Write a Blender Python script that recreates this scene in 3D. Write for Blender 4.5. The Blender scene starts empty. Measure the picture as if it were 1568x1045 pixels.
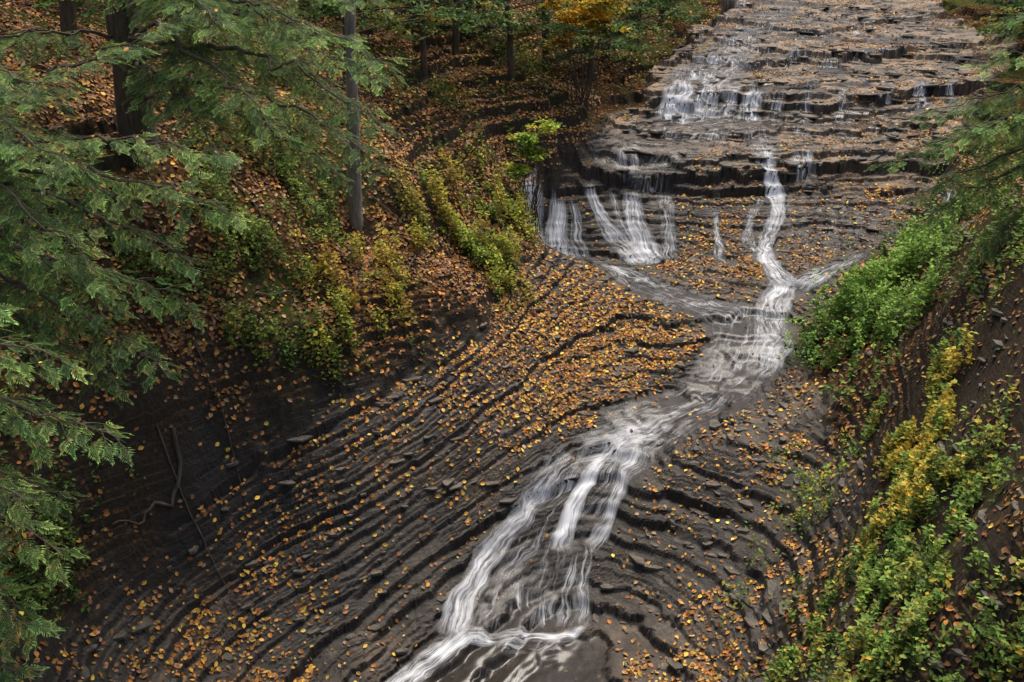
import bpy, math, numpy as np
from mathutils import Vector
rng=np.random.default_rng(7)
S=bpy.context.scene
# ---------------------------------------------------------------- helpers
def sm(a,b,x):
    t=np.clip((x-a)/(b-a),0,1); return t*t*(3-2*t)
_tab=rng.random((256,256))
def vn(x,y,s,seed=0):
    x=np.asarray(x)/s+seed*17.31; y=np.asarray(y)/s+seed*9.77
    xi=np.floor(x).astype(int); yi=np.floor(y).astype(int)
    fx=x-xi; fy=y-yi; fx=fx*fx*(3-2*fx); fy=fy*fy*(3-2*fy)
    a=_tab[xi%256,yi%256]; b=_tab[(xi+1)%256,yi%256]; c=_tab[xi%256,(yi+1)%256]; d=_tab[(xi+1)%256,(yi+1)%256]
    return (a*(1-fx)+b*fx)*(1-fy)+(c*(1-fx)+d*fx)*fy
def fbm(x,y,s,seed=0,o=4):
    r=0;a=1;t=0
    for i in range(o):
        r=r+a*vn(x,y,s/2**i,seed+i*3); t+=a; a*=.5
    return r/t-.5
def cell(x,y,s,seed=0):
    x=x/s+seed*7.7; y=y/s+seed*3.3; xi=np.floor(x).astype(int); yi=np.floor(y).astype(int)
    best=np.full(x.shape,9.); val=np.zeros(x.shape)
    for i in (-1,0,1):
        for j in (-1,0,1):
            a=xi+i; b=yi+j; px=a+_tab[a%256,b%256]; py=b+_tab[(a+91)%256,(b+37)%256]
            d=(px-x)**2+(py-y)**2; m=d<best; best=np.where(m,d,best); val=np.where(m,_tab[(a+13)%256,(b+151)%256],val)
    return val-.5
def mesh_obj(name,V,F,mats,col=None,attrs=None,uv=None,smooth=False,parent=None):
    V=np.asarray(V,dtype=np.float32); F=np.asarray(F,dtype=np.int32)
    me=bpy.data.meshes.new(name); k=F.shape[1]
    me.vertices.add(len(V)); me.vertices.foreach_set('co',V.ravel())
    me.loops.add(F.size); me.loops.foreach_set('vertex_index',F.ravel())
    me.polygons.add(len(F)); me.polygons.foreach_set('loop_start',np.arange(0,F.size,k,dtype=np.int32))
    me.update(calc_edges=True)
    me.polygons.foreach_set('use_smooth',np.full(len(F),bool(smooth)))
    if col is not None:
        a=me.attributes.new('tint','FLOAT_COLOR','POINT')
        c=np.ones((len(V),4),dtype=np.float32); c[:,:3]=col; a.data.foreach_set('color',c.ravel())
    for n,v in (attrs or {}).items():
        a=me.attributes.new(n,'FLOAT','POINT'); a.data.foreach_set('value',np.asarray(v,dtype=np.float32))
    if uv is not None:
        l=me.uv_layers.new(name='UVMap'); l.data.foreach_set('uv',np.asarray(uv,dtype=np.float32)[F.ravel()].ravel())
    me.materials.append(mats)
    o=bpy.data.objects.new(name,me); S.collection.objects.link(o)
    if parent: o.parent=parent
    return o
def empty(name):
    o=bpy.data.objects.new(name,None); S.collection.objects.link(o); return o
# ---------------------------------------------------------------- terrain control heights (x,y,z) metres
CT="""-2.2,14.1,-13.1 0,14.9,-13 1.2,15.4,-12.9 .8,14.1,-13.1 1.7,19,-10.9 .9,17.4,-11.9 -.6,16,-12.5 -1.9,16.2,-12 -.6,17.6,-11.5 .2,18.4,-10.9 -4,14.3,-12.6 -5.9,13,-12 -7.1,12.5,-11 -7.2,12.1,-10.2 -6,15.7,-9.3 -6.3,14.9,-10.6 -4.8,16,-10.9 -4.9,17,-9.2 -3.1,17.2,-10.2 -3.1,18.1,-9.2 -1.2,20.1,-8.9 -1.2,18.4,-10.1 1,20.8,-9.9 2.7,22.4,-9.6 .3,23,-8.8
1.7,29.6,-7 5.5,30,-7 9.3,30.2,-7 13.4,30.4,-7 1.2,27.2,-9 2.7,26.4,-9 4,27.2,-9 .4,28.8,-7.8 2.9,25.3,-9.1 5.2,23,-9.5 6.7,24,-9.35 6.5,21.6,-9.9 5.2,20.6,-10.3 3.7,19.6,-10.6 2.5,19.1,-10.75 9.2,25.8,-8.9 11.1,26.5,-8 5.9,27.8,-8 8.4,27.8,-8 5.6,25.6,-9 7.4,22.8,-9.4 6.4,19.9,-10.1 6.6,16.9,-10 5.5,14.9,-10.9 4.7,13.8,-11.6 4.5,12.8,-11.9 2.9,17.6,-11.2 2.8,15.8,-12.3 2.5,13.7,-12.7 4.1,16.6,-11.3 4.9,17.7,-10.5 4.5,18.9,-10.4 5.7,11.6,-9 6.8,14.5,-8.6 7.8,17.6,-8.2 5.7,8.6,-8 6.1,10,-6.8 7.3,12.8,-6 8,14.8,-5.2 8.5,17,-6.3 9.1,20.4,-7.8 10.6,20.3,-5.4 15.2,33.7,-6.1 19,37.9,-5.9
5.8,34.5,-6.7 10.3,34,-6.7 5.8,35.2,-6.3 10.6,35.2,-6.3 8.1,40.1,-6 14.5,40.1,-6 12.2,46.4,-5.8 15.4,52.5,-5.6 17.3,59.7,-5.3 -3.56,21.8,-6.87 .31,30,-6 2.05,33,-6 3.9,34.1,-6.4 2.75,37,-5.5 5.4,39.5,-5.64 7.4,42.4,-5.3 -1.66,31,-4.6 -3.9,34,-3 -7.4,24,-3.6 -7.5,20,-4.25 -10,20,-3 -12.7,26,-2.3 -9,17,-4.8 -8.7,15.5,-6.6 -8.3,14,-8.3 -7.9,12.5,-9.7 -7.3,11,-10.2 -6.65,15.5,-7.9 -7.1,17.5,-6.2 -4.9,18,-7.7 -5.3,20.5,-5.8 -2.65,20.2,-7.9 -2.8,23,-5.6 -1.3,23.4,-7.4 -.6,27,-6.5
19.3,46.1,-5.2 19.5,50.7,-4.8 30,50,-2 40,80,3 12,75,-5 15,90,-4 10,130,4 0,60,-1 3,48,-4.2 -6,45,0 -20,40,5 -30,25,6 -16,18,0 -13,12,-4 -10,8,-7 -40,60,14 -20,90,10 60,60,12 14,14,-1.5 12,8,-4 30,25,0 16,26,-4.8 20,31,-4.3 0,5,-13.5 3,6,-12.5 -4,8,-13 6,4,-9.5 -8,3,-9 -5,11.5,-12.6 -3,12,-13.1 50,20,6 -45,8,8 50,100,8 -50,110,18"""
C=np.array([[float(q) for q in p.split(',')] for p in CT.split()])
def phi(r2): return -np.sqrt(r2+.3)
n=len(C); XY=C[:,:2]
A=np.zeros((n+3,n+3)); A[:n,:n]=phi(((XY[:,None]-XY[None])**2).sum(2))+np.eye(n)*.06
Pm=np.c_[np.ones(n),XY]; A[:n,n:]=Pm; A[n:,:n]=Pm.T
w=np.linalg.solve(A,np.r_[C[:,2],0,0,0])
def base(x,y):
    sh=x.shape; x=x.ravel(); y=y.ravel(); r=w[n]+w[n+1]*x+w[n+2]*y
    for i in range(n): r=r+w[i]*phi((x-XY[i,0])**2+(y-XY[i,1])**2)
    return r.reshape(sh)
BL=[(-3,3),(-7.5,8),(-7.3,12.1),(-6.95,14.1),(-6,15.6),(-4.9,16.9),(-3.1,18.1),(-1.2,20.3),(.2,23),(.5,26),(.1,28),(1.1,29.4),(2.4,31.2),(4.3,34.4),(5.8,38.5),(8.4,43.5),(10.6,50),(12,60),(10,80)]
BR=[(20,80),(22,60),(19.2,47),(19.5,40),(16.2,34.5),(13.6,30),(11.6,26.6),(8.9,24.2),(7,21.3),(6.6,18.7),(6.9,16.4),(5.9,14.6),(4.9,13.9),(4.4,12.8),(4.5,3)]
PG=np.array(BL+BR)
def sdist(x,y):
    sh=x.shape; x=x.ravel(); y=y.ravel(); d=np.full(x.shape,1e9); ins=np.zeros(x.shape,bool)
    m=len(PG)
    for i in range(m):
        a=PG[i]; b=PG[(i+1)%m]; e=b-a
        t=np.clip(((x-a[0])*e[0]+(y-a[1])*e[1])/(e@e),0,1)
        d=np.minimum(d,(x-a[0]-t*e[0])**2+(y-a[1]-t*e[1])**2)
        c=((a[1]>y)!=(b[1]>y))
        xx=a[0]+(y-a[1])/(b[1]-a[1]+1e-12)*e[0]; ins^=(c&(x<xx))
    d=np.sqrt(d); return np.where(ins,d,-d).reshape(sh)
def layers(ths,pr):
    T=[];z=-18
    while z<26: T.append(z); z+=rng.choice(ths,p=pr)*rng.uniform(.7,1.3)
    return np.array(T)
T1=layers([.035,.06,.09,.14,.26],[.3,.3,.2,.13,.07]); T2=layers([.1,.17,.28,.42],[.35,.35,.22,.08])
def terr(z,T,k=.12,a=.76,b=.9):
    i=np.clip(np.searchsorted(T,z)-1,0,len(T)-2); t=T[i+1]-T[i]; f=(z-T[i])/t
    return T[i]+t*(k*f+(1-k)*sm(a,b,f))
def spaced(segs):
    o=[segs[0][0]]
    for a,b,s0,s1 in segs:
        while o[-1]<b-1e-6:
            t=(o[-1]-a)/(b-a); o.append(min(b,o[-1]+s0+(s1-s0)*t))
    return np.array(o)
gx=spaced([(-60,-15,3,.4),(-15,-8,.4,.045),(-8,8,.034,.034),(8,12,.034,.045),(12,22,.045,.12),(22,70,.2,4)])
gy=spaced([(2,7,.5,.05),(7,26,.034,.032),(26,32,.032,.045),(32,62,.045,.2),(62,135,.3,3)])
X,Y=np.meshgrid(gx,gy)
B0=base(X,Y); SD=sdist(X,Y)
edge=fbm(X,Y,1.2,3)
rock=sm(-.22,.22,SD+edge*1.3)
def ledge(y0,amp,w=.06):
    return amp*(sm(0,w,Y-y0)-.5)
jag=cell(X,Y,.55,4)*.35+cell(X,Y,.2,5)*.12
yA=29.5+.06*X+fbm(X,Y*.2,1.6,11)*1.5+jag
yM=32.0+.03*X+fbm(X,Y*.2,2.2,12)*2.6+jag
yB=34.7+fbm(X,Y*.2,1.8,13)*1.8+jag
yC=38+.1*X+fbm(X,Y*.2,3,14)*3.5+jag*2
yD=43+.1*X+fbm(X,Y*.2,3,15)*4.5+jag*2
yE=40.5-.05*X+fbm(X,Y*.2,3,16)*4.5+jag*2
fade=sm(25,28,Y); up=sm(29.5,31,Y)
B1=B0+rock*fade*(ledge(yA,.34)+ledge(yA+.5,.14)+ledge(yA-.35,.12)+ledge(yM,.16)+ledge(yB,.3)+ledge(yB-.5,.14)+ledge(yC,.2)+ledge(yD,.2)+ledge(yE,.16))
ph=fbm(X,Y,2.8,21)*.38+fbm(X,Y,.8,25,4)*.24+cell(X,Y,.4,7)*.055+cell(X,Y,.15,8)*.03+up*(fbm(X*.3,Y,1.1,26,3)*.45+cell(X*.5,Y,.5,9)*.07)
dip=.30*np.logaddexp(0,-(X-1.2)*1.5)/1.5*sm(27,23,Y)
bed=B1+ph+dip
blk=sm(-.04,.06,fbm(X,Y,1.7,28,3)-.02)
Tz=terr(bed,T1)*(1-blk*.75)+terr(bed,T2,.25,.7,.84)*blk*.75
stren=.7+.3*sm(-.1,.1,fbm(X,Y,1.1,29,3))
Tz=Tz*stren+(1-stren)*bed -dip - ph*.4
soil=fbm(X,Y,2.5,31,5)*.8+fbm(X,Y,.3,35,3)*.12
rb=(X>5)&(Y<27)
near=sm(-1.0,-.5,SD)
outc=np.maximum(sm(.04,.12,fbm(X,Y,3.0,41)+.10*((X>-3)&(X<4)&(Y>28)&(Y<37))+.12*rb-.05*((X<0)&(Y<27)))*.9,near*.85)
lift=np.clip(.22+.5*fbm(X,Y,1.1,44),0,.5)*sm(27,22,Y)*np.where(X<3,1,.6)*sm(-1.3,-.5,SD)
Zs=B1+soil+lift; Zs=Zs*(1-outc)+(terr(Zs+ph*.6,T2)-ph*.4)*outc
Z=Tz*rock+(1-rock)*Zs + fbm(X,Y,.12,51,2)*.02
def samp(G,x,y):
    x=np.asarray(x,float); y=np.asarray(y,float)
    i=np.clip(np.searchsorted(gx,x)-1,0,len(gx)-2); j=np.clip(np.searchsorted(gy,y)-1,0,len(gy)-2)
    fx=np.clip((x-gx[i])/(gx[i+1]-gx[i]),0,1); fy=np.clip((y-gy[j])/(gy[j+1]-gy[j]),0,1)
    return (G[j,i]*(1-fx)+G[j,i+1]*fx)*(1-fy)+(G[j+1,i]*(1-fx)+G[j+1,i+1]*fx)*fy
H=lambda x,y: samp(Z,x,y)
WB=B1+ph*.5*up
gyd,gxd=np.gradient(Z,gy,gx)
# ---------------------------------------------------------------- water
WV=[];WF=[];WU=[];WA={'foam':[],'edge':[],'film':[]};off=0
wg=np.zeros((620,300))
def mark(x,y,v=1):
    i=((y-10)/.1).astype(int); j=((x+5)/.1).astype(int); k=(i>=0)&(i<620)&(j>=0)&(j<300); wg[i[k],j[k]]=np.maximum(wg[i[k],j[k]],v)
def resamp(P,m):
    P=np.array(P,float); d=np.r_[0,np.cumsum(np.hypot(*(P[1:]-P[:-1]).T))]; t=np.linspace(0,1,m)
    Q=np.c_[np.interp(t*d[-1],d,P[:,0]),np.interp(t*d[-1],d,P[:,1])]
    for _ in range(max(3,m//6)): Q[1:-1]=(Q[:-2]+Q[1:-1]*2+Q[2:])/4
    return Q,d[-1]
def sheet(L,R,foam,film=.5,zoff=.03,usebase=False,mk=1):
    global off
    Ln=max(np.hypot(*(np.diff(np.array(L),axis=0)).T).sum(),.3)
    nv=int(Ln/.05)+4
    a,l1=resamp(L,nv); b,l2=resamp(R,nv)
    wmax=np.hypot(*(a-b).T).max(); nu=max(5,int(wmax/.06)+2)
    s=np.linspace(0,1,nu)[None,:,None]; G=a[:,None]*(1-s)+b[:,None]*s
    x=G[...,0]+(fbm(G[...,0],G[...,1],.6,61)*.3); y=G[...,1]
    if usebase: z=samp(WB,x,y)+zoff
    else:
        z=H(x,y); zz=z.copy()
        for _ in range(2):
            zp=np.pad(z,1,mode='edge'); z=(zp[:-2,1:-1]+zp[2:,1:-1]+zp[1:-1,:-2]+zp[1:-1,2:]+zp[1:-1,1:-1]*2)/6
        z=np.maximum(z,zz-.015)+zoff
    mid=G.mean(1); dl=np.r_[0,np.hypot(*(np.diff(mid,axis=0)).T)]
    dz=np.zeros_like(z); dz[1:-1]=np.abs(z[2:]-z[:-2])/np.maximum(dl[1:-1]*2,.02)[:,None]
    k=np.ones(5)/5; dz=np.apply_along_axis(lambda c:np.convolve(np.pad(c,2,mode='edge'),k,'valid')[:len(c)],0,dz)
    f=np.asarray(foam if np.ndim(foam) else [foam,foam],float); f=np.interp(np.linspace(0,1,nv),np.linspace(0,1,len(f)),f)[:,None]
    f=f+ (np.clip(dz-.2,0,.6)*.9 if usebase else np.clip(dz-.2,0,1.)*.32-.05)
    wid=np.hypot(*(a-b).T)
    U=np.stack([ (s[0,:,0][None,:]-.5)*wid[:,None]*.4+(s[0,:,0][None,:]-.5)*wid.mean()*.6+rng.random()*50, np.repeat(np.cumsum(dl)[:,None],nu,1)+rng.random()*30],-1)
    e=1-np.abs(2*s[0,:,0]-1)**2.2; e=e[None,:]*np.minimum(1,np.minimum(np.arange(nv),np.arange(nv)[::-1])/6)[:,None]
    WV.append(np.stack([x,y,z],-1).reshape(-1,3)); WU.append(U.reshape(-1,2))
    WA['foam'].append((f+np.zeros_like(z)).ravel()); WA['edge'].append(e.ravel()); WA['film'].append(np.full(x.size,film))
    q=(np.arange(nv-1)[:,None]*nu+np.arange(nu-1)[None]).ravel()
    WF.append(np.stack([q,q+1,q+nu+1,q+nu],-1)+off); off+=x.size
    if mk: mark(x.ravel(),y.ravel(),mk)
def stream(P,W,foam,**k):
    P=np.array(P,float); d=np.gradient(P,axis=0); d/=np.linalg.norm(d,axis=1)[:,None]+1e-9; nn=np.c_[-d[:,1],d[:,0]]
    W=np.interp(np.linspace(0,1,len(P)),np.linspace(0,1,len(W)),W)[:,None]/2
    sheet(P-nn*W,P+nn*W,foam,**k)
# upper creek water between the rock shelves
sheet([(20,60),(18.5,47),(18.2,40),(15.5,35.6)],[(12,60),(9,45),(6.3,39),(4.8,35.4)],0.1,film=1.3,zoff=-.04,usebase=True,mk=.3)
sheet([(14.5,34.2),(13.4,32),(12.8,30.4)],[(4.3,34.2),(3.0,32),(1.8,30)],0.1,film=1.3,zoff=-.04,usebase=True,mk=.3)
for x0,x1,wd,f in [(5.9,5.6,.8,1),(6.7,6.5,.7,.85),(7.6,7.4,.5,.75),(8.4,8.2,.6,.9),(9.2,9,.3,.6),(10.2,10.1,.3,.5),(11.4,11.3,.25,.5),(14.2,14,.35,.7),(15.2,15,.3,.6),(13,12.9,.2,.4)]:
    stream([(x0+.3,36.0),(x0+.1,35.2),(x1,34.5),(x1-.1,34),(x1-.4,33.3)],[wd*.6,wd,wd*1.3,wd*1.5,wd*1.7],[.4,f*.85,f*.9,f*.8,.3],zoff=.05)
stream([(10.5,44),(9.2,41.5),(8,38.5),(7,36.5),(6.6,35.4)],[1.0,1.2,1.8,2.2,2.4],[.5,.6,.65,.7,.75],zoff=.05)
stream([(13.5,52),(12.2,48),(10.8,44.5)],[1.5,1.5,1.2],[.4,.6,.5],zoff=.06,mk=.4)
stream([(7.5,33.9),(6,33.2),(5.2,32.0),(4.3,30.8),(3.4,29.9)],[3.2,3.0,2.6,2.6,2.6],[.65,.6,.5,.38,.35],zoff=.05,film=.35)
stream([(8.2,33.6),(7.9,31.5),(7.8,30)],[1.4,.9,.7],[.55,.55,.7],zoff=.05)
for xs,ys in [(9.5,32.6),(10.9,32.4),(5,32.4),(12,38.5),(10,38.2),(8.6,39),(12.5,43),(14.5,43.5),(11,40),(9.6,43),(13,46),(15,47),(12,32.2),(6.5,32),(7.5,41),(16,42),(10.5,36.6),(12.6,36.4),(3.6,30.6),(9,30.3),(11,50),(14,51)]:
    ww=rng.uniform(.3,.9); stream([(xs+.1,ys+.7),(xs,ys),(xs-.1,ys-.8)],[ww*.7,ww,ww*1.2],[.2,.68,.35],mk=.3,zoff=.05)
# main cascade strands
stream([(.9,29.2),(.55,28.5),(.8,27.8),(1.5,27.0),(2.7,26.4)],[.4,.8,.8,.8,.5],[.8,.85,.9,.98])
stream([(1.4,29.3),(1.3,28.4),(1.7,27.6),(2.2,26.9),(2.9,26.4)],[.4,.7,.8,.7,.5],[.75,.75,.8,.95])
stream([(1.8,29.3),(1.9,28.4),(2.3,27.4),(2.9,26.5)],[.2,.4,.4,.4],[.55,.6,.6,.7])
stream([(2.4,29.7),(2.7,28.8),(3.3,28.1),(3.8,27.3)],[.35,.5,.7,.8],[.8,.75,.8,.95])
stream([(3.6,29.7),(3.7,28.8),(3.9,28.1),(4.1,27.2)],[.5,.6,.8,1.0],[.9,.8,.9,.98])
stream([(3.1,29.7),(3.2,28.8),(3.7,27.9)],[.2,.3,.3],[.6,.6,.6])
stream([(4.5,29.7),(4.7,28.9),(4.7,28.1),(4.5,27.1)],[.5,.45,.5,.4],[.65,.6,.7,.8])
stream([(6.1,28.6),(5.95,27.8),(5.85,26.6),(6.1,25.5)],[.15,.2,.3,.3],[.7,.75,.75,.7])
stream([(8.1,31.2),(7.85,30.2),(8.05,29.4),(7.8,28.2),(7.3,27.2),(7.0,26.4),(6.95,25.4),(7.2,24.3)],[.3,.4,.5,.5,.45,.45,.5,.7],[.8,.95,.9,.85,.95,1,.9])
stream([(7.6,29.4),(7.1,28.4),(6.8,27.4),(6.8,26.4)],[.2,.3,.35,.35],[.6,.65,.7,.7])
for i in range(12):
    xa=8.4+i*.38; stream([(xa,29.4-.1*i),(xa-.15,27.8-.05*i),(xa-.9+rng.random()*.4,26.0)],[.15,.4,.5],[.25,.5,.52],mk=.4,film=.3)
stream([(11.3,26.6),(9.8,25.9),(8.6,25.0),(7.4,24.2)],[.4,.6,.7,.8],[.5,.6,.75,.85])
stream([(.7,25.9),(1.6,26.1),(2.6,26.1),(3.9,26.9)],[1.2,1.2,1.0,.7],.3,film=1.5,zoff=.05,usebase=True)
stream([(2.2,26.0),(2.9,25.3),(3.6,24.3),(4.6,23.6),(5.7,22.9)],[.8,1.0,1.1,1.1,1.1],[.72,.72,.62,.62,.72],film=.8)
stream([(2.4,25.6),(3.1,25),(3.5,24.6)],[.4,.5,.5],[.85,.85,.5])
# middle stream
stream([(7.2,24.5),(6.6,23.4),(6.4,22.4),(6.2,21.7),(5.6,20.9)],[.6,.9,.9,1.0,1.1],[1,.92,.8,.92,.7])
stream([(6.3,23.5),(5.8,22.3),(5.5,21.4),(4.7,20.3),(3.6,19.7),(2.4,19.0)],[1.4,2.0,2.0,1.7,1.6,2.0],[.6,.6,.6,.55,.58,.7],film=.8)
stream([(6.6,21.9),(6.1,21.2),(5.7,20.7)],[.4,.6,.4],[.85,.95,.65])
stream([(4.6,20.2),(3.6,19.6),(2.7,19.1),(1.9,18.7)],[.4,.6,.7,.9],[.6,.7,.85,.75])
stream([(3.0,19.1),(2.2,18.9),(1.5,18.6)],[1.0,1.2,1.1],[.78,.88,.72])
# lower falls fan
sheet([(.8,19.0),(0,17.6),(-.7,16.7),(-1.15,15.7),(-1.4,15.0)],[(3.4,18.8),(2.7,18.0),(2.0,17.4),(1.6,16.7),(1.4,15.2)],[.62,.48,.48,.44,.42],film=.45)
stream([(1.4,18.7),(.6,17.9),(-.1,17.2),(-.6,16.5),(-.95,15.8),(-1.2,15.0)],[.45,.45,.5,.5,.6,.7],[.75,.75,.85,.95,.95],zoff=.05)
stream([(.9,18.3),(.3,17.6),(-.2,17.0)],[.3,.4,.5],[.65,.72,.55],zoff=.05)
stream([(.7,17.4),(.1,16.6),(-.4,15.8),(-.5,15.2)],[.25,.35,.4,.4],[.5,.68,.62,.62],zoff=.05)
stream([(2.0,18.8),(1.6,18.2),(1.3,17.7),(1.0,17.1),(.9,16.8)],[.25,.3,.35,.4,.5],[1,1.05,1,.8],zoff=.06)
stream([(2.9,18.8),(2.3,17.9),(1.9,17.2),(1.5,16.8)],[.6,.45,.35,.35],[.72,.72,.8,.75],zoff=.05)
for xs,xe,f in [(.6,.3,.62),(.9,.7,.58),(1.2,1.0,.62),(1.45,1.3,.74),(.25,0,.55)]:
    stream([(xs+.1,17.1),(xs,16.5),(xe,15.3)],[.18,.26,.36],[.35,f,f],zoff=.05)
stream([(1.5,15.35),(.9,15.05),(.3,15.2),(-.3,15.0),(-.8,15.1),(-1.3,14.8)],[.22,.28,.3,.35,.4,.5],[.85,.95,.8,.9,1],zoff=.06)
stream([(1.3,15.2),(.6,14.8),(.1,14.9),(-.4,14.7)],[.15,.2,.3,.2],[.6,.7,.7,.5],zoff=.07)
stream([(-.8,15.1),(-1.3,14.7),(-1.8,14.3),(-2.4,13.7),(-3,12.8)],[.35,.5,.5,.5,.5],[1,.95,.95,.9],zoff=.08)
sheet([(-1.6,15.0),(-2.8,13.6),(-3.6,12.5),(-4,10)],[(1.9,15.2),(1.8,14.2),(1.5,13),(1.5,10)],[.4,.3,.25],film=1.6,zoff=.05,mk=1)
# ---------------------------------------------------------------- materials
class NT:
    def __init__(s,name):
        s.m=bpy.data.materials.new(name); s.m.use_nodes=True; s.t=s.m.node_tree; s.t.nodes.clear()
        s.out=s.n('ShaderNodeOutputMaterial')
    def n(s,t,**k):
        o=s.t.nodes.new(t)
        for a,b in k.items(): setattr(o,a,b)
        return o
    def l(s,a,b): s.t.links.new(a,b)
    def sv(s,v,inp):
        if isinstance(v,bpy.types.NodeSocket): s.l(v,inp)
        else: inp.default_value=v
    def math(s,op,a,b=0.,c=None,clamp=False):
        o=s.n('ShaderNodeMath',operation=op,use_clamp=clamp); s.sv(a,o.inputs[0]); s.sv(b,o.inputs[1])
        if c is not None: s.sv(c,o.inputs[2])
        return o.outputs[0]
    def mix(s,f,a,b,bt='MIX'):
        o=s.n('ShaderNodeMix',data_type='RGBA',blend_type=bt); s.sv(f,o.inputs[0])
        for v,i in ((a,6),(b,7)):
            if isinstance(v,tuple): v=(*v,1)
            s.sv(v,o.inputs[i])
        return o.outputs[2]
    def ramp(s,f,pts,interp='LINEAR'):
        o=s.n('ShaderNodeValToRGB'); e=o.color_ramp; e.interpolation=interp
        while len(e.elements)<len(pts): e.elements.new(.5)
        for q,(p,c) in zip(e.elements,pts): q.position=p; q.color=(*c,1) if isinstance(c,tuple) else (c,c,c,1)
        s.l(f,o.inputs[0]); return o.outputs[0]
    def noise(s,vec,sc,det=4,rough=.55,dist=0):
        o=s.n('ShaderNodeTexNoise'); s.l(vec,o.inputs['Vector']); o.inputs['Scale'].default_value=sc; o.inputs['Detail'].default_value=det; o.inputs['Roughness'].default_value=rough; o.inputs['Distortion'].default_value=dist
        return o.outputs['Fac']
    def attr(s,nm,col=False):
        o=s.n('ShaderNodeAttribute',attribute_name=nm); return o.outputs['Color' if col else 'Fac']
    def vmul(s,v,t):
        o=s.n('ShaderNodeVectorMath',operation='MULTIPLY'); s.l(v,o.inputs[0]); o.inputs[1].default_value=t; return o.outputs[0]
    def bump(s,h,st,dist):
        o=s.n('ShaderNodeBump'); o.inputs['Strength'].default_value=st; o.inputs['Distance'].default_value=dist; s.l(h,o.inputs['Height']); return o.outputs[0]
def m_ground():
    g=NT('shale_and_leaf_litter'); P=g.n('ShaderNodeNewGeometry').outputs['Position']
    rk=g.attr('rock'); wet=g.attr('wet'); moss=g.attr('moss'); dry=g.attr('dry'); ris=g.attr('riser')
    Ps=g.vmul(P,(.8,.8,20.))
    strat=g.noise(Ps,1.6,4,.6); n1=g.noise(P,1.3,4); n2=g.noise(P,14,5,.75)
    rc=g.ramp(strat,[(.3,(.032,.027,.022)),(.5,(.08,.068,.055)),(.62,(.145,.122,.098)),(.8,(.24,.2,.155))])
    rc=g.mix(g.ramp(n2,[(.38,.8),(.62,0.)]),rc,(.03,.025,.021))
    rc=g.mix(g.math('MULTIPLY',dry,g.ramp(n1,[(.38,0.),(.55,1.)])),rc,(.32,.225,.14))
    rc=g.mix(wet,rc,g.mix(.55,rc,(.018,.015,.014)))
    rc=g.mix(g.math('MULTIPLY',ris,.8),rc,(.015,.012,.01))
    vo=g.n('ShaderNodeTexVoronoi'); g.l(P,vo.inputs['Vector']); vo.inputs['Scale'].default_value=12.
    sep=g.n('ShaderNodeSeparateColor'); g.l(vo.outputs['Color'],sep.inputs[0])
    lc=g.ramp(sep.outputs[0],[(0,(.035,.019,.011)),(.35,(.09,.046,.023)),(.6,(.15,.077,.032)),(.8,(.24,.13,.052)),(1,(.3,.19,.09))])
    lc=g.mix(g.ramp(vo.outputs['Distance'],[(.3,0.),(.7,.8)]),lc,(.015,.01,.007))
    lc=g.mix(g.ramp(n1,[(.4,0.),(.65,.7)]),lc,(.032,.021,.014))
    lc=g.mix(g.math('MULTIPLY',moss,g.ramp(n2,[(.35,0.),(.6,1.)])),lc,(.055,.08,.02))
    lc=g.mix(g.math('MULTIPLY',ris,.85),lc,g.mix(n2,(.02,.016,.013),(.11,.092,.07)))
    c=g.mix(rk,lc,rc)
    b=g.n('ShaderNodeBsdfPrincipled'); g.l(c,b.inputs['Base Color'])
    r=g.math('SUBTRACT',.74,g.math('MULTIPLY',wet,.38)); r=g.math('ADD',r,g.math('MULTIPLY',g.math('SUBTRACT',n2,.5),.5)); g.l(r,b.inputs['Roughness'])
    g.l(g.math('MULTIPLY',rk,.45),b.inputs['Specular IOR Level'])
    h=g.math('ADD',g.math('MULTIPLY',strat,.6),g.math('MULTIPLY',n2,.9)); h=g.math('ADD',h,g.math('MULTIPLY',sep.outputs[1],g.math('SUBTRACT',1.,rk)))
    g.l(g.bump(h,.9,.045),b.inputs['Normal']); g.l(b.outputs[0],g.out.inputs[0]); return g.m
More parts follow.
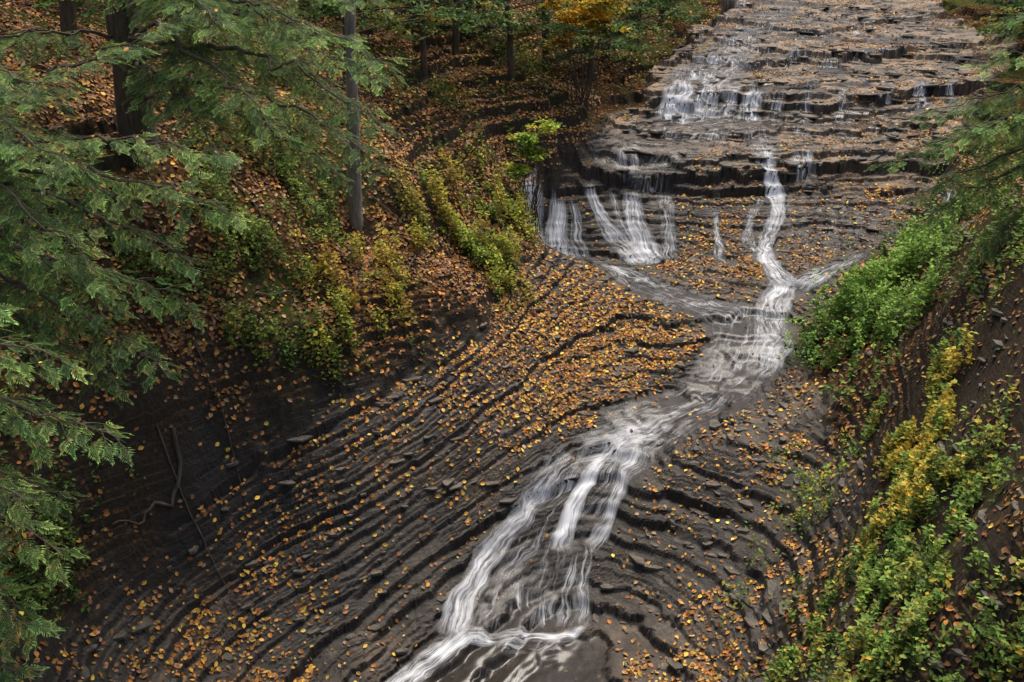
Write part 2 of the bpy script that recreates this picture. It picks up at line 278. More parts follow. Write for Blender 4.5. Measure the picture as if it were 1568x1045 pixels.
def m_water():
    g=NT('flowing_water'); uv=g.n('ShaderNodeUVMap').outputs[0]
    f=g.attr('foam'); e=g.attr('edge'); fl=g.attr('film')
    w1=g.noise(uv,1.6,2)
    vv=g.n('ShaderNodeVectorMath',operation='MULTIPLY_ADD'); cc=g.n('ShaderNodeCombineXYZ'); g.l(w1,cc.inputs[0]); g.l(cc.outputs[0],vv.inputs[0]); vv.inputs[1].default_value=(.35,0,0); g.l(uv,vv.inputs[2])
    a=g.noise(g.vmul(vv.outputs[0],(13,.8,1)),1,3,.6); b=g.noise(g.vmul(vv.outputs[0],(45,1.8,1)),1,2,.6); c=g.noise(uv,2.4,2)
    s=g.math('ADD',g.math('MULTIPLY',a,.5),g.math('ADD',g.math('MULTIPLY',b,.27),g.math('MULTIPLY',c,.23)))
    thr=g.math('SUBTRACT',.72,g.math('MULTIPLY',f,.38))
    v=g.math('DIVIDE',g.math('SUBTRACT',s,thr),.22,clamp=True)
    v=g.math('MULTIPLY',g.math('POWER',v,1.25),g.math('POWER',e,.8)); v=g.math('MULTIPLY',v,.95,clamp=True)
    nb=g.bump(a,.2,.02)
    wp=g.n('ShaderNodeBsdfPrincipled'); wp.inputs['Base Color'].default_value=(.045,.037,.03,1); wp.inputs['Roughness'].default_value=.22; g.l(nb,wp.inputs['Normal'])
    tr=g.n('ShaderNodeBsdfTransparent'); m1=g.n('ShaderNodeMixShader'); g.l(g.math('MULTIPLY',g.math('MULTIPLY',fl,.42),g.math('POWER',e,.5),clamp=True),m1.inputs[0]); g.l(tr.outputs[0],m1.inputs[1]); g.l(wp.outputs[0],m1.inputs[2])
    fo=g.n('ShaderNodeBsdfDiffuse'); fo.inputs['Color'].default_value=(.82,.84,.88,1)
    m2=g.n('ShaderNodeMixShader'); g.l(v,m2.inputs[0]); g.l(m1.outputs[0],m2.inputs[1]); g.l(fo.outputs[0],m2.inputs[2]); g.l(m2.outputs[0],g.out.inputs[0]); return g.m
def m_leaf(name,trans=.3,rough=.5,spec=.3):
    g=NT(name); c=g.attr('tint',True)
    b=g.n('ShaderNodeBsdfPrincipled'); g.l(c,b.inputs['Base Color']); b.inputs['Roughness'].default_value=rough; b.inputs['Specular IOR Level'].default_value=spec
    if trans>0:
        t=g.n('ShaderNodeBsdfTranslucent'); g.l(c,t.inputs[0]); m=g.n('ShaderNodeMixShader'); m.inputs[0].default_value=trans; g.l(b.outputs[0],m.inputs[1]); g.l(t.outputs[0],m.inputs[2]); g.l(m.outputs[0],g.out.inputs[0])
    else: g.l(b.outputs[0],g.out.inputs[0])
    return g.m
def m_bark(name,c1,c2,sc=(14,14,2.5)):
    g=NT(name); P=g.n('ShaderNodeNewGeometry').outputs['Position']; nn=g.noise(g.vmul(P,sc),1,5,.65); n2=g.noise(P,1.5,3)
    c=g.ramp(nn,[(.3,c1),(.65,c2)]); c=g.mix(g.ramp(n2,[(.4,0.),(.7,.5)]),c,(.05,.055,.035))
    b=g.n('ShaderNodeBsdfPrincipled'); g.l(c,b.inputs['Base Color']); b.inputs['Roughness'].default_value=.8; g.l(g.bump(nn,.8,.02),b.inputs['Normal']); g.l(b.outputs[0],g.out.inputs[0]); return g.m
MG=m_ground(); MW=m_water(); ML=m_leaf('autumn_leaf',0,.55,.25); MF=m_leaf('green_foliage',.3,.6,.2); MB=m_bark('bark_brown',(.04,.03,.021),(.17,.125,.09)); MP=m_bark('bark_pale',(.17,.145,.115),(.42,.36,.3))
MS=m_bark('shale_stone',(.035,.03,.025),(.17,.14,.11),(7,7,30))
# ---------------------------------------------------------------- ground object
wb=wg.copy()
for _ in range(3):
    p=np.pad(wb,1,mode='edge'); wb=np.maximum(wb,(p[:-2,1:-1]+p[2:,1:-1]+p[1:-1,:-2]+p[1:-1,2:])/4)
def wetat(x,y):
    i=np.clip(((y-10)/.1).astype(int),0,619); j=np.clip(((x+5)/.1).astype(int),0,299); ok=(y>10)&(y<72)&(x>-5)&(x<25); return np.where(ok,wb[i,j],0)
wet=np.clip(wetat(X,Y)*.8+.12+fbm(X,Y,2,71)*.9,0,1)*rock
moss=sm(0,.2,fbm(X,Y,3,72)+.05+.06*rb)*(1-rock)
dry=sm(28.5,31,Y)*rock
dry=np.maximum(dry*.9, rock*sm(0,.25,fbm(X,Y,1.5,73))*.3)
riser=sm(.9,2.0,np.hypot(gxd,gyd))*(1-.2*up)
ny,nx=X.shape; q=(np.arange(ny-1)[:,None]*nx+np.arange(nx-1)[None]).ravel()
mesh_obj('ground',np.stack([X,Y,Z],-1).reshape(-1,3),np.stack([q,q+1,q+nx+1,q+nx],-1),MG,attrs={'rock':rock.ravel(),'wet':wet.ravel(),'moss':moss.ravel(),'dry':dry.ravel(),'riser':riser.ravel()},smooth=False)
mesh_obj('creek_water',np.concatenate(WV),np.concatenate(WF),MW,uv=np.concatenate(WU),attrs={k:np.concatenate(v) for k,v in WA.items()},smooth=True)
# ---------------------------------------------------------------- leaves
LT=np.array([(0,-.5,0),(.3,-.18,.07),(.34,.15,.1),(0,.55,-.03),(-.34,.15,.1),(-.3,-.18,.07)]); LF=np.array([(0,1,2,3),(0,3,4,5)])
def frames(N,yaw):
    N=N/np.linalg.norm(N,axis=1)[:,None]; a=np.c_[np.cos(yaw),np.sin(yaw),np.zeros(len(yaw))]
    t=a-N*(a*N).sum(1)[:,None]; t/=np.linalg.norm(t,axis=1)[:,None]+1e-9; b=np.cross(N,t); return np.stack([b,t,N],-1)
def bake(tv,tf,pos,M,size,col,cj=None):
    if size.ndim==1: size=np.repeat(size[:,None],3,1)
    V=np.einsum('nij,nvj->nvi',M,tv[None]*size[:,None,:])+pos[:,None]
    F=(tf[None]+(np.arange(len(pos))*len(tv))[:,None,None]).reshape(-1,tf.shape[1])
    c=np.repeat(col[:,None],len(tv),1)
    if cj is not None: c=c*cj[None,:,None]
    return V.reshape(-1,3),F,c.reshape(-1,3)
def pick(pal,k,wts=None):
    pal=np.array(pal); i=rng.choice(len(pal),k,p=wts); c=pal[i]*rng.uniform(.5,1.4,(k,1)); return c*rng.uniform(.9,1.1,(k,3))
ORG=[(.52,.22,.045),(.36,.145,.04),(.24,.11,.045),(.6,.31,.055),(.76,.5,.08),(.4,.25,.13),(.13,.068,.035)]
def scatter(k,x0,x1,y0,y1,dens,w,pw=1.4,ps=.5,s0=.045,s1=.12):
    x=rng.uniform(x0,x1,k); y=rng.uniform(y0,y1,k); keep=(rng.random(k)<dens(x,y))&(np.abs(x)<.62*y+1.5); x=x[keep];y=y[keep]
    sx=samp(gxd,x,y); sy=samp(gyd,x,y); sl=np.hypot(sx,sy)
    keep=rng.random(len(x))<np.clip(pw-sl*ps,.1,1); x=x[keep];y=y[keep];sx=sx[keep];sy=sy[keep]
    N=np.c_[-np.clip(sx,-1.2,1.2),-np.clip(sy,-1.2,1.2),np.ones(len(x))]+rng.normal(0,.34,(len(x),3))
    z=H(x,y)+.01+rng.random(len(x))*.03; s=rng.uniform(s0,s1,len(x))
    return bake(LT,LF,np.c_[x,y,z],frames(N,rng.random(len(x))*6.283),s,pick(ORG,len(x),w))
def d_rock(x,y):
    r=samp(rock,x,y); wt=wetat(x,y)
    patch=sm(.0,.16,fbm(x,y,1.3,81,4)); fine=sm(-.12,.14,fbm(x,y,.35,84,2))
    bank=sm(1.8,.2,samp(SD,x,y))*sm(2,0,x)*sm(24,20,y)
    heavy=np.exp(-(((x-.6)/3.3)**2+((y-21.4)/2.8)**2))*1.5+bank*.6+.55*sm(30,31,y)*sm(-.04,.1,fbm(x*.5,y,1.5,83))+.4*np.exp(-(((x-6)/2.6)**2+((y-27)/2)**2))
    d=.06+.55*patch*(.15+.85*fine)+heavy*(.3+.7*fine)
    d=d*np.where(wt>.9,.03,np.where(wt>.6,.2,1))
    d=np.where((x>-2.0)&(x<3)&(y<18.5)&(y>14.5),d*.4,d)
    return np.clip(d,0,1)*sm(.3,.8,r)
def d_soil(x,y):
    r=samp(rock,x,y); return (1-sm(.2,.8,r))*(.2+.8*sm(-.1,.12,fbm(x,y,1.3,82)))
wr=[.2,.15,.14,.17,.13,.14,.07]; ws=[.12,.18,.28,.06,.03,.18,.15]
parts=[scatter(230000,-8,14,10,30,d_rock,wr,1.35,.7),scatter(75000,1,22,29.5,55,d_rock,wr,1.4,.5,.05,.1),scatter(120000,-13,3,10,34,d_soil,ws,1.4,.35,.055,.125),scatter(25000,-14,12,34,56,d_soil,ws,1.4,.4,.07,.13),scatter(45000,4.2,14,8,32,d_soil,ws)]
def joinp(parts):
    o=0;V=[];F=[];Cc=[]
    for v,f,c in parts: V.append(v);F.append(f+o);Cc.append(c);o+=len(v)
    return np.concatenate(V),np.concatenate(F),np.concatenate(Cc)
v,f,c=joinp(parts); mesh_obj('fallen_leaves',v,f,ML,col=c)
def slabs(name,k,x0,x1,y0,y1,ok,s0,s1):
    ps=[]
    for var in range(6):
        th=np.arange(6)/6*2*math.pi+rng.normal(0,.22,6); rr=rng.uniform(.65,1.1,6); T=np.c_[np.cos(th)*rr,np.sin(th)*rr*.5]
        tv=np.r_[np.c_[T,np.full(6,-1.)],np.c_[T*.94,np.full(6,1.)]]
        tf=[(i,(i+1)%6,6+(i+1)%6,6+i) for i in range(6)]+[(6,7,8,9),(6,9,10,11)]
        x=rng.uniform(x0,x1,k//6); y=rng.uniform(y0,y1,k//6); kk=ok(x,y)&(np.abs(x)<.62*y+1.5); x=x[kk];y=y[kk]; m=len(x)
        s=rng.uniform(0,1,m)**2*(s1-s0)+s0; N=np.c_[rng.normal(0,.07,(m,2)),np.ones(m)]
        gxx=samp(gxd,x,y); gyy=samp(gyd,x,y); yaw=np.arctan2(gyy,gxx)+rng.normal(0,.4,m)
        ps.append(bake(tv,np.array(tf),np.c_[x,y,H(x,y)],frames(N,yaw),np.c_[s,s,rng.uniform(.01,.03,m)],np.ones((m,3))))
    v,f,c=joinp(ps); mesh_obj(name,v,f,MS,col=c)
slabs('shale_slabs',1500,-7,12,11,30,lambda x,y:(samp(rock,x,y)>.5)&(wetat(x,y)<.5),.05,.3)
slabs('shale_slabs',900,3,18,30,50,lambda x,y:(samp(rock,x,y)>.5),.12,.6)
slabs('rock_debris',1500,4.5,12,9,26,lambda x,y:(samp(rock,x,y)<.5)&(fbm(x,y,1.5,88)>-.05),.05,.22)
# ---------------------------------------------------------------- wood
def tube(P,R,ns=8,wob=0):
    P=np.array(P,float); m=len(P); R=np.interp(np.linspace(0,1,m),np.linspace(0,1,len(R)),R)
    d=np.gradient(P,axis=0); d/=np.linalg.norm(d,axis=1)[:,None]+1e-9
    up=np.where(np.abs(d[:,2:3])>.9,[[1.,0,0]],[[0,0,1.]]); a=np.cross(d,up); a/=np.linalg.norm(a,axis=1)[:,None]; b=np.cross(d,a)
    th=np.arange(ns)/ns*2*math.pi; rr=R[:,None]*(1+wob*rng.normal(0,1,(m,ns)))
    V=P[:,None]+rr[...,None]*(a[:,None]*np.cos(th)[None,:,None]+b[:,None]*np.sin(th)[None,:,None])
    i=np.arange(m-1)[:,None]*ns; j=np.arange(ns)[None]; k=(j+1)%ns
    F=np.stack([i+j,i+k,i+k+ns,i+j+ns],-1).reshape(-1,4); return V.reshape(-1,3),F,np.ones((m*ns,3))*.1
def curve(p0,p1,sag,m=14,jit=.03):
    p0=np.array(p0,float);p1=np.array(p1,float);t=np.linspace(0,1,m)[:,None]; L=np.linalg.norm(p1-p0)
    P=p0*(1-t)+p1*t; P[:,2]+=(4*t*(1-t))[:,0]*sag*L; P[1:-1]+=rng.normal(0,jit*L/6,(m-2,3)); return P
def spray():
    V=[];F=[];cj=[]
    def quad(p,d,l,w,zz,cc):
        nrm=np.array([-d[1],d[0]]); a=p; b=p+d*l*.45+nrm*w; c=p+d*l; e=p+d*l*.45-nrm*w; i=len(V)
        for q,zq in ((a,zz),(b,zz-.01),(c,zz-.05*l),(e,zz-.01)): V.append((q[0],q[1],zq)); cj.append(cc)
        F.append((i,i+1,i+2,i+3))
    for i in range(10):
        t=i/10
        for s in (-1,1):
            an=math.radians(55-14*t+6*math.sin(i*5+s))*s; d=np.array([math.cos(an),math.sin(an)]); l=.42*(1-t*.8)*(1+.3*math.sin(i*7+s)); p=np.array([t*.92+.02*s,0])
            z0=-.12*t*t
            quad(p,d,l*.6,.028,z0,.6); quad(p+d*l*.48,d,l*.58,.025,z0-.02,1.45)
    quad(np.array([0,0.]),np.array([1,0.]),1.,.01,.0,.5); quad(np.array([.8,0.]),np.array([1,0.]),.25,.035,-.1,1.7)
    return np.array(V),np.array(F),np.array(cj)
SV,SF,SC=spray()
def spray_batch(Pp,D,size,col,flat=.25):
    N=np.tile([0,0,1.],(len(Pp),1))+rng.normal(0,flat,(len(Pp),3)); D=D/np.linalg.norm(D,axis=1)[:,None]
    N=N-D*(N*D).sum(1)[:,None]; N/=np.linalg.norm(N,axis=1)[:,None]; M=np.stack([D,np.cross(N,D),N],-1)
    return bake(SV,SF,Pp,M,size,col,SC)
HG=[(.14,.25,.07),(.21,.34,.085),(.10,.18,.06),(.3,.41,.11)]
def hemlock_branch(p0,p1,sag=.08,wide=1.,den=1.,pal=HG,start=.2):
    P=curve(p0,p1,sag,24,.05); L=np.linalg.norm(np.diff(P,axis=0),axis=1).sum()
    wood=[tube(P,[.012+.007*L,.006],5)]; pos=[];dr=[];sz=[]; br=rng.uniform(.7,1.25)
    ns=max(6,int(L/.12*den)); side=1
    for i in range(ns):
        t=start+(1-start)*(i+rng.random()*.6)/ns; t=min(t,.99); k=t*23; a=int(k); p=P[a]*(1-k+a)+P[min(a+1,23)]*(k-a)
        d=P[min(a+1,23)]-P[a]; d/=np.linalg.norm(d)+1e-9; hd=np.array([-d[1],d[0],0]); side=-side
        an=math.radians(rng.uniform(38,68)); l=wide*(.95*(1-t)**.8+.22)*rng.uniform(.5,1.25)*min(1,L/2.5)
        sd=d*math.cos(an)+hd*side*math.sin(an); sd[2]-=rng.uniform(.05,.45)
        e=p+sd*l; Q=curve(p,e,.06,5); wood.append(tube(Q,[.007,.003],3))
        m=max(2,int(l/.10))
        for j in range(m):
            u=(j+.7)/m; qp=p+(e-p)*u; ss=1 if j%2 else -1
            h2=np.array([-sd[1],sd[0],0]); a2=math.radians(rng.uniform(15,50)); dd=sd*math.cos(a2)+h2*ss*math.sin(a2); dd[2]-=rng.uniform(0,.4)
            pos.append(qp);dr.append(dd);sz.append(rng.uniform(.17,.3)*(1 if u<.9 else 1.1))
        pos.append(e);dr.append(sd);sz.append(.26)
    pos=np.array(pos);dr=np.array(dr);sz=np.array(sz); c=pick(pal,len(pos))*br
    k=max(3,len(pos)//8); ii=rng.integers(0,len(pos),k); lv=pos[ii]+rng.normal(0,.04,(k,3))+[0,0,.03]; N=np.tile([0,0,1.],(k,1))+rng.normal(0,.5,(k,3))
    LEAFC.append(bake(LT,LF,lv,frames(N,rng.random(k)*6.28),rng.uniform(.05,.09,k),pick(ORG,k,wr)))
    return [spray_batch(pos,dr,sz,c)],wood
LEAFC=[]
def tree(name,trunkP,trunkR,branches,bark,pal=HG,sides=12):
    global LEAFC
    LEAFC=[]
    E=empty(name); fol=[];wood=[]
    v,f,c=tube(trunkP,trunkR,sides,.04); mesh_obj('trunk',v,f,bark,parent=E,smooth=True)
    for b in branches:
        a,w_=hemlock_branch(b[0],b[1],*b[2:],pal=pal); fol+=a; wood+=w_
    if fol:
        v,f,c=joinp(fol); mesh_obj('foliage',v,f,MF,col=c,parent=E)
        v,f,c=joinp(LEAFC); mesh_obj('caught_leaves',v,f,ML,col=c,parent=E)
    if wood: v,f,c=joinp(wood); mesh_obj('limbs',v,f,MB,parent=E)
    return E
def gz(x,y): return float(H(np.array([x]),np.array([y]))[0])
def trunkpts(x,y,x1,y1,top,m=30,w_=.05,sink=.3):
    z0=gz(x,y)-sink; t=np.linspace(0,1,m); P=np.c_[x+(x1-x)*t,y+(y1-y)*t,z0+(top-z0)*t]; P[1:,:2]+=np.cumsum(rng.normal(0,w_/4,(m-1,2)),axis=0); return P
tx,ty=-7.5,20.
br=[((tx,ty,-2.6),(-1.8,15.6,-2.45),.1,.9),((tx,ty,-3),(-2.0,15.6,-3.3),.1,.9),((tx,ty,-2),(-2.9,16,-1.95),.08,1.),((tx,ty,-3.4),(-2.2,16.8,-4.2),.1,.9),((tx,ty,-2.6),(-3.6,15,-3.2),.08,1.),
((tx,ty,-1.6),(-4.3,15.2,-1.7),.08,1.),((tx,ty,-1.2),(-3.4,16.5,-1.3),.1,1.),((tx,ty,-3),(-4.6,15.8,-3.9),.08,.9),((tx,ty,-.6),(-5.5,15,-.9),.1,1.),((tx,ty,-2),(-2.2,18,-1.6),.08,1.),((tx,ty,-2.4),(-2.4,18.5,-3.0),.08,1.),
((tx,ty,-3.6),(-3,17.5,-4.6),.08,.8),((tx,ty,-2.5),(-10,17,-2.6),.08,1.2),((tx,ty,-1.3),(-9.5,16,-1.2),.08,1.2),((tx,ty,.5),(-4,17,.3),.08,1.2)]
tree('hemlock_tree',trunkpts(tx,ty,tx+.15,ty,9),[.36,.3,.2,.1],br,MB)
tx,ty=-9.6,14.6
br=[((tx,ty,-3.9),(-4.1,13,-1.4),.03,.75),((tx,ty,-4.2),(-3.8,13.5,-4.1),.1,.9),((tx,ty,-4),(-3.9,13.7,-3.25),.08,.6),((tx,ty,-3.5),(-5.3,12,-4.4),.12,.9),((tx,ty,-5),(-4.8,14,-5.7),.08,.8),((tx,ty,-5.2),(-4.8,12.4,-6.0),.1,.8),
((tx,ty,-4.5),(-5.6,12.8,-5.2),.12,.9),((tx,ty,-2.6),(-5.6,12.4,-3.1),.08,1.),((tx,ty,-2.2),(-6,13.4,-2.4),.08,.9),((tx,ty,-5.4),(-5.8,13.2,-6.6),.1,.8),((tx,ty,-4),(-4.4,13,-4.6),.1,.7)]
tree('hemlock_tree',trunkpts(tx,ty,tx,ty,8),[.25,.2,.08],br,MB)
tx,ty=-8.6,10.6
br=[((tx,ty,-5.6),(-4.8,10.8,-6.2),.12,.8),((tx,ty,-6.4),(-5.3,9.7,-7.1),.12,.7),((tx,ty,-7.1),(-5.6,9.3,-7.9),.1,.6),((tx,ty,-5),(-5.4,10.9,-5.1),.1,.8),((tx,ty,-6),(-5.6,10.6,-6.9),.1,.6),((tx,ty,-7.2),(-5.9,9.9,-8.3),.1,.6),((tx,ty,-4.6),(-5.9,10.6,-4.3),.1,.8),((tx,ty,-5.8),(-5.6,9.7,-6.3),.1,.7),((tx,ty,-7.6),(-6.1,9.6,-8.9),.1,.6)]
tree('hemlock_tree',trunkpts(tx,ty,tx,ty,6),[.2,.15,.06],br,MB)
RG=[(.14,.27,.065),(.2,.34,.085),(.1,.2,.055),(.26,.38,.1)]
tx,ty=12.2,18.5
br=[((tx,ty,-3.8),(6.9,18,-4.4),.08,.8),((tx,ty,-3.2),(7.4,18,-3.6),.08,.9),((tx,ty,-4.2),(7.6,17.6,-5.4),.1,.8),((tx,ty,-2.6),(8.4,18.2,-2.7),.08,.9),((tx,ty,-4.4),(8.6,17.3,-5.9),.1,.8),((tx,ty,-2),(8.8,17.2,-1.6),.08,.9),((tx,ty,-3.9),(7.3,17.6,-5),.08,.7),((tx,ty,-3.4),(7.7,17.4,-3.9),.08,.8),((tx,ty,-2.2),(9,19,-2.0),.08,.9)]
tree('hemlock_tree',trunkpts(tx,ty,tx,ty,8),[.25,.2,.08],br,MB,pal=RG)
P=trunkpts(-3.56,21.8,-3.0,21.9,9,w_=.02); tree('young_maple_tree',P,[.16,.12,.11,.09,.05],[],MP)
# ---------------------------------------------------------------- broadleaf foliage
LV=np.array([(0,0,0),(.3,.35,.06),(0,1,-.06),(-.3,.35,.06)]); LQ=np.array([(0,1,2,3)])
def leafcloud(cen,k,size,pal,wts=None):
    cen=np.array(cen,float); vol=cen[:,3]*cen[:,4]*cen[:,5]
    nc=max(4,k//22); ci=rng.choice(len(cen),nc,p=vol/vol.sum()); d=rng.normal(0,1,(nc,3)); d/=np.linalg.norm(d,axis=1)[:,None]; r=rng.random(nc)[:,None]**.45
    cp=cen[ci,:3]+d*r*cen[ci,3:]; j=rng.integers(0,nc,k)
    p=cp[j]+rng.normal(0,1,(k,3))*np.array([.8,.8,.2])*size
    cc=pick(pal,nc,wts)[j]*rng.uniform(.7,1.3,(k,1))
    N=np.tile([0,0,1.],(k,1))+rng.normal(0,.45,(k,3)); return bake(LV,LQ,p,frames(N,rng.random(k)*6.28),rng.uniform(.6,1.3,k)*size,cc)
def shrub(name,cen,k,size,pal,wts=None,stems=6,bark=MB):
    E=empty(name); v,f,c=leafcloud(cen,k,size,pal,wts); mesh_obj('foliage',v,f,MF,col=c,parent=E)
    w_=[]; c0=np.array(cen); bx,by=c0[:,0].mean(),c0[:,1].mean(); bz=gz(bx,by)
    for q in cen:
        for _ in range(stems):
            e=np.array(q[:3])+rng.normal(0,.5,3)*np.array(q[3:]); w_.append(tube(curve((bx+rng.normal(0,.15),by+rng.normal(0,.15),bz-.1),e,.05,8,.05),[.014,.004],4))
    v,f,c=joinp(w_); mesh_obj('stems',v,f,bark,parent=E); return E
YE=[(.66,.5,.07),(.68,.43,.06),(.52,.48,.08),(.42,.44,.08)]; OR=[(.8,.5,.04),(.75,.33,.04),(.7,.56,.06),(.38,.38,.05)]
YG=[(.36,.45,.05),(.5,.52,.06),(.22,.35,.05),(.15,.27,.05)]
def cover(name,pts,k,size,h,pal,thr=-.1,yel=None,patch=.8,fade_=None,steep=False):
    pts=np.array(pts,float); a=pts[:,2]*pts[:,3]; K=k*5; i=rng.choice(len(pts),K,p=a/a.sum()); th=rng.random(K)*6.28; r=rng.random(K)**.6*1.2
    x=pts[i,0]+np.cos(th)*r*pts[i,2]; y=pts[i,1]+np.sin(th)*r*pts[i,3]
    sl=np.sqrt(1+np.clip(np.hypot(samp(gxd,x,y),samp(gyd,x,y)),0,4)**2)/3
    q0=samp(B1,x,y)
    nx_=(lambda x_,q_: q_*1.05+x_*.35) if steep else (lambda x_,q_: x_)
    m=fbm(nx_(x,q0),y,patch,91)+fbm(nx_(x,q0),y,.25,95,2)*.7-.12*r**3
    keep=rng.random(K)<sm(thr,thr+.2,m)*np.clip(sl+.15,0,1)*(1-samp(rock,x,y)*.8)
    if fade_ is not None: keep&=rng.random(K)<fade_(x,y,q0)
    x=x[keep][:k];y=y[keep][:k];m=m[keep][:k];xx=nx_(x,q0[keep][:k])
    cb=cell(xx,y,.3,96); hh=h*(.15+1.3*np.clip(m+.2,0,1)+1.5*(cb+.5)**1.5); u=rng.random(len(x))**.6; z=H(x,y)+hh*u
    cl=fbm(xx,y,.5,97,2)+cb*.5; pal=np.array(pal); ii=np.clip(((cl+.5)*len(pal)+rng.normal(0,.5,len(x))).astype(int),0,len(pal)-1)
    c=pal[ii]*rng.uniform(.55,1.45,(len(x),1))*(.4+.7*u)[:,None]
    if yel is not None:
        q=yel(x,y,z)*sm(-.2,.2,fbm(xx,y,.5,98,3)+.04)*1.8; q=(rng.random(len(x))<q)&(u>.3); c[q]=pick(YE,q.sum())
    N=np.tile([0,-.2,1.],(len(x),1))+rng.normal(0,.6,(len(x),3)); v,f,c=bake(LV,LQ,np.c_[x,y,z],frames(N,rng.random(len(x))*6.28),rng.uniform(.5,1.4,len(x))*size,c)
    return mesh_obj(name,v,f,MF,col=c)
cover('bramble_undergrowth',[(7.2,20.4,.9,1.7),(8,20.8,1.1,1.9),(7.2,18.9,.6,1.1),(8.3,22.4,.9,1.3),(9.4,22.5,.9,1.2)],12000,.1,.6,[(.13,.25,.05),(.22,.37,.065),(.3,.45,.08),(.19,.33,.065)],thr=-.1,steep=True)
cover('bramble_undergrowth',[(6.2,12.3,2.2,5.0),(5.3,12,1,2.4),(6.8,15.2,1.3,2)],40000,.08,.32,[(.1,.19,.045),(.19,.31,.06),(.28,.41,.08),(.15,.24,.055),(.3,.32,.07)],thr=-.05,yel=lambda x,y,z: 1.0*np.exp(-(((x-6.6)/.9)**2+((y-14.2)/1.5)**2))+.14,patch=1.0,steep=True,fade_=lambda x,y,z: 1-.88*sm(-7.8,-6.6,z))
cover('yellow_green_undergrowth',[(-.6,23.8,1.2,1.8),(-.2,25.6,.9,1.6),(-1.6,22.6,1.2,1.5),(-.3,22.6,.8,1.1)],9000,.09,.45,[(.13,.21,.04),(.26,.34,.05),(.48,.47,.06),(.38,.3,.045)],thr=-.03,patch=.7)
cover('yellow_green_undergrowth',[(-2.8,19.6,1.2,1.6),(-3.4,18.7,1.1,1.1),(-2.2,21,1.2,1.5),(-1.4,21.4,.8,.9)],7000,.085,.4,[(.13,.2,.035),(.28,.32,.045),(.52,.42,.05),(.4,.25,.04)],thr=.01,patch=.7)
cover('fern_undergrowth',[(-7,16.5,1.6,2),(-6,18.8,1.6,2),(-8.3,13.5,1,2.2),(-5,21.5,2.2,2.8),(-7.6,12,.7,1.8),(-4.6,18.6,1.2,1.2)],18000,.085,.32,[(.09,.16,.04),(.17,.25,.05),(.29,.35,.065),(.13,.2,.045)],thr=.01)
cover('fern_undergrowth',[(-2,29,2.5,4),(-6,27,2.5,4),(0,34,2.5,4),(-1,26,1,2)],10000,.12,.5,[(.07,.12,.03),(.13,.18,.04),(.26,.26,.04),(.38,.25,.04)],thr=.03,patch=1.6)
cover('fern_undergrowth',[(11,23.5,1.5,2.4),(9.6,19,1,2),(9,16,.9,2),(13.5,28,1.3,2)],9000,.1,.45,[(.08,.15,.035),(.15,.23,.05),(.22,.31,.06)],thr=0,steep=True)
shrub('yellow_sapling',[(.9,27.2,-5.7,.4,.35,.2),(.4,27,-6,.4,.35,.2),(.6,27,-6.4,.45,.4,.2),(.1,26.8,-6.8,.4,.4,.18)],1700,.12,YG)
shrub('yellow_maple_tree',[(2.2,32.5,-3.4,.9,.8,.5),(1.6,32.2,-4.1,.5,.5,.3),(2.8,32.5,-2.9,.8,.8,.5),(1.3,32.3,-2.8,.7,.6,.4),(3.1,32.6,-3.8,.5,.5,.25)],3000,.16,OR)
DG=[(.06,.12,.03),(.1,.18,.04),(.16,.2,.045),(.28,.22,.04)]
for (x,y,r,lo) in [(-1,36,.12,1.4),(1.2,35.5,.1,1.2),(3.6,38.5,.1,.6),(-3,33,.13,1.4),(-5,31,.14,1.4),(-6,36,.2,1.4),(-9,30,.2,1),(-11,27,.2,1),(-4.4,27.5,.08,1.3),(-12,34,.25,1),(5,41.5,.12,.5),(2.8,35.6,.08,.6),(-8.2,25,.1,1),(-1.8,32,.09,1.2),(5.4,45,.15,.5),(6.8,47,.15,.5),(21,44,.2,.5),(20,40,.15,.5),(19.5,36.5,.12,.5),(-9.6,22.5,.14,1),(-2.6,30,.07,1.4),(0,32,.08,1.3)]:
    zb=gz(x,y); P=trunkpts(x,y,x+rng.normal(0,.5),y,zb+12,w_=.08)
    cen=[(x+rng.normal(0,1.2),y+rng.normal(0,1),zb+lo+abs(rng.normal(0,1.2)),rng.uniform(.8,1.6),1,.4) for _ in range(8)]
    E=empty('forest_tree'); v,f,c=tube(P,[r*1.3,r,r*.8,r*.4],8,.04); mesh_obj('trunk',v,f,MB,parent=E,smooth=True)
    v,f,c=leafcloud(cen,2300,.15,DG,[.35,.3,.2,.15]); mesh_obj('foliage',v,f,MF,col=c,parent=E)
    w_=[tube(curve((P[8][0],P[8][1],q[2]-.4),q[:3],.05,8),[.03,.008],4) for q in cen]; v,f,c=joinp(w_); mesh_obj('limbs',v,f,MB,parent=E)
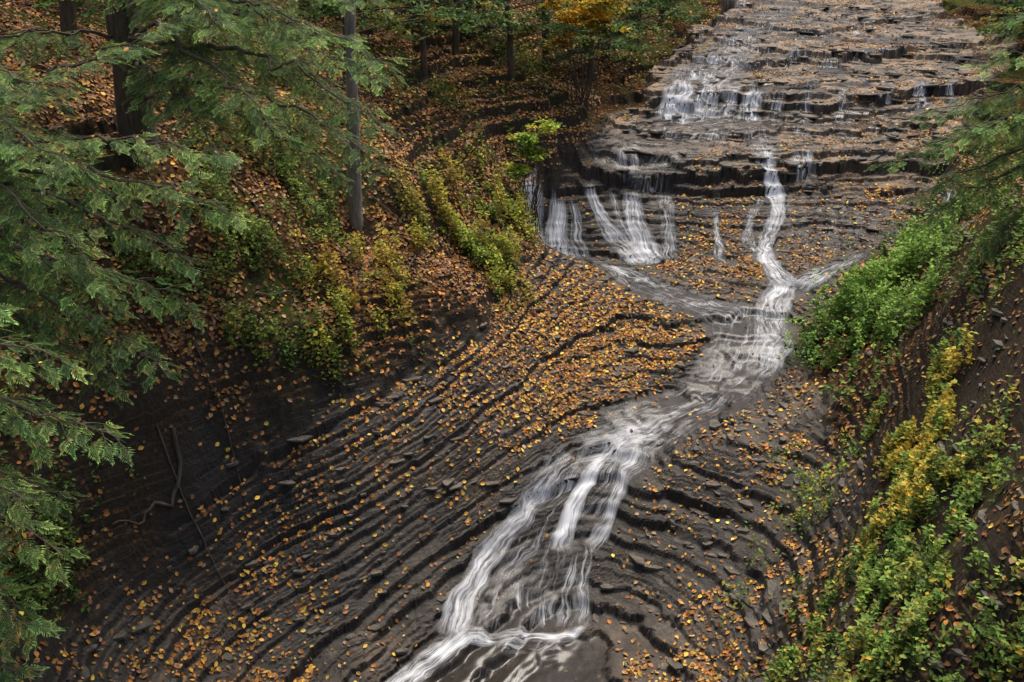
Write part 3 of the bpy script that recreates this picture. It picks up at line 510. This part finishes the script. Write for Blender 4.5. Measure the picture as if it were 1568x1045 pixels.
# exposed root and fallen branches
def onground(pts,h):
    pts=np.array(pts,float); m=16; t=np.linspace(0,len(pts)-1,m); x=np.interp(t,range(len(pts)),pts[:,0])+rng.normal(0,.02,m); y=np.interp(t,range(len(pts)),pts[:,1]); return np.c_[x,y,H(x,y)+h]
v,f,c=tube(onground([(-6.1,15.8),(-6.0,15.5),(-6.15,15.2),(-6.45,14.95),(-6.55,14.7),(-6.9,14.4)],.06),[.045,.04,.03,.012],6,.05); mesh_obj('exposed_root',v,f,MB,smooth=True)
w_=[]
for _ in range(90):
    x=rng.uniform(-9,1); y=rng.uniform(15,32)
    if samp(rock,np.array([x]),np.array([y]))[0]>.3: continue
    a=rng.random()*6.28; L=rng.uniform(.5,1.8); w_.append(tube(onground([(x,y),(x+math.cos(a)*L*.5+.1,y+math.sin(a)*L*.5),(x+math.cos(a)*L,y+math.sin(a)*L)],.05),[rng.uniform(.01,.025),.005],4,.05))
v,f,c=joinp(w_); mesh_obj('fallen_branches',v,f,MB,smooth=True)
# ---------------------------------------------------------------- world, sun, camera
W=bpy.data.worlds.new('World'); S.world=W; W.use_nodes=True; nt=W.node_tree; bg=nt.nodes['Background']
EL,AZ=math.radians(66),math.radians(20)
sk=nt.nodes.new('ShaderNodeTexSky'); sk.sky_type='NISHITA'; sk.sun_disc=False; sk.sun_elevation=EL; sk.sun_rotation=AZ; sk.air_density=1.; sk.dust_density=5; sk.ozone_density=.3
nt.links.new(sk.outputs[0],bg.inputs[0]); bg.inputs[1].default_value=.14
sd=bpy.data.lights.new('sun','SUN'); sd.energy=3.5; sd.angle=math.radians(30); sd.color=(1,.94,.85); so=bpy.data.objects.new('sun',sd); S.collection.objects.link(so)
dirv=Vector((math.sin(AZ)*math.cos(EL),math.cos(AZ)*math.cos(EL),math.sin(EL))); so.rotation_euler=dirv.to_track_quat('Z','Y').to_euler()
cd=bpy.data.cameras.new('camera'); cd.lens=35; cd.sensor_width=36; cd.clip_end=500; co=bpy.data.objects.new('camera',cd); S.collection.objects.link(co); co.location=(0,0,0); co.rotation_euler=(math.radians(66),0,0); S.camera=co
S.view_settings.view_transform='Standard'; S.view_settings.look='None'; S.view_settings.exposure=0
print('verts',X.size)
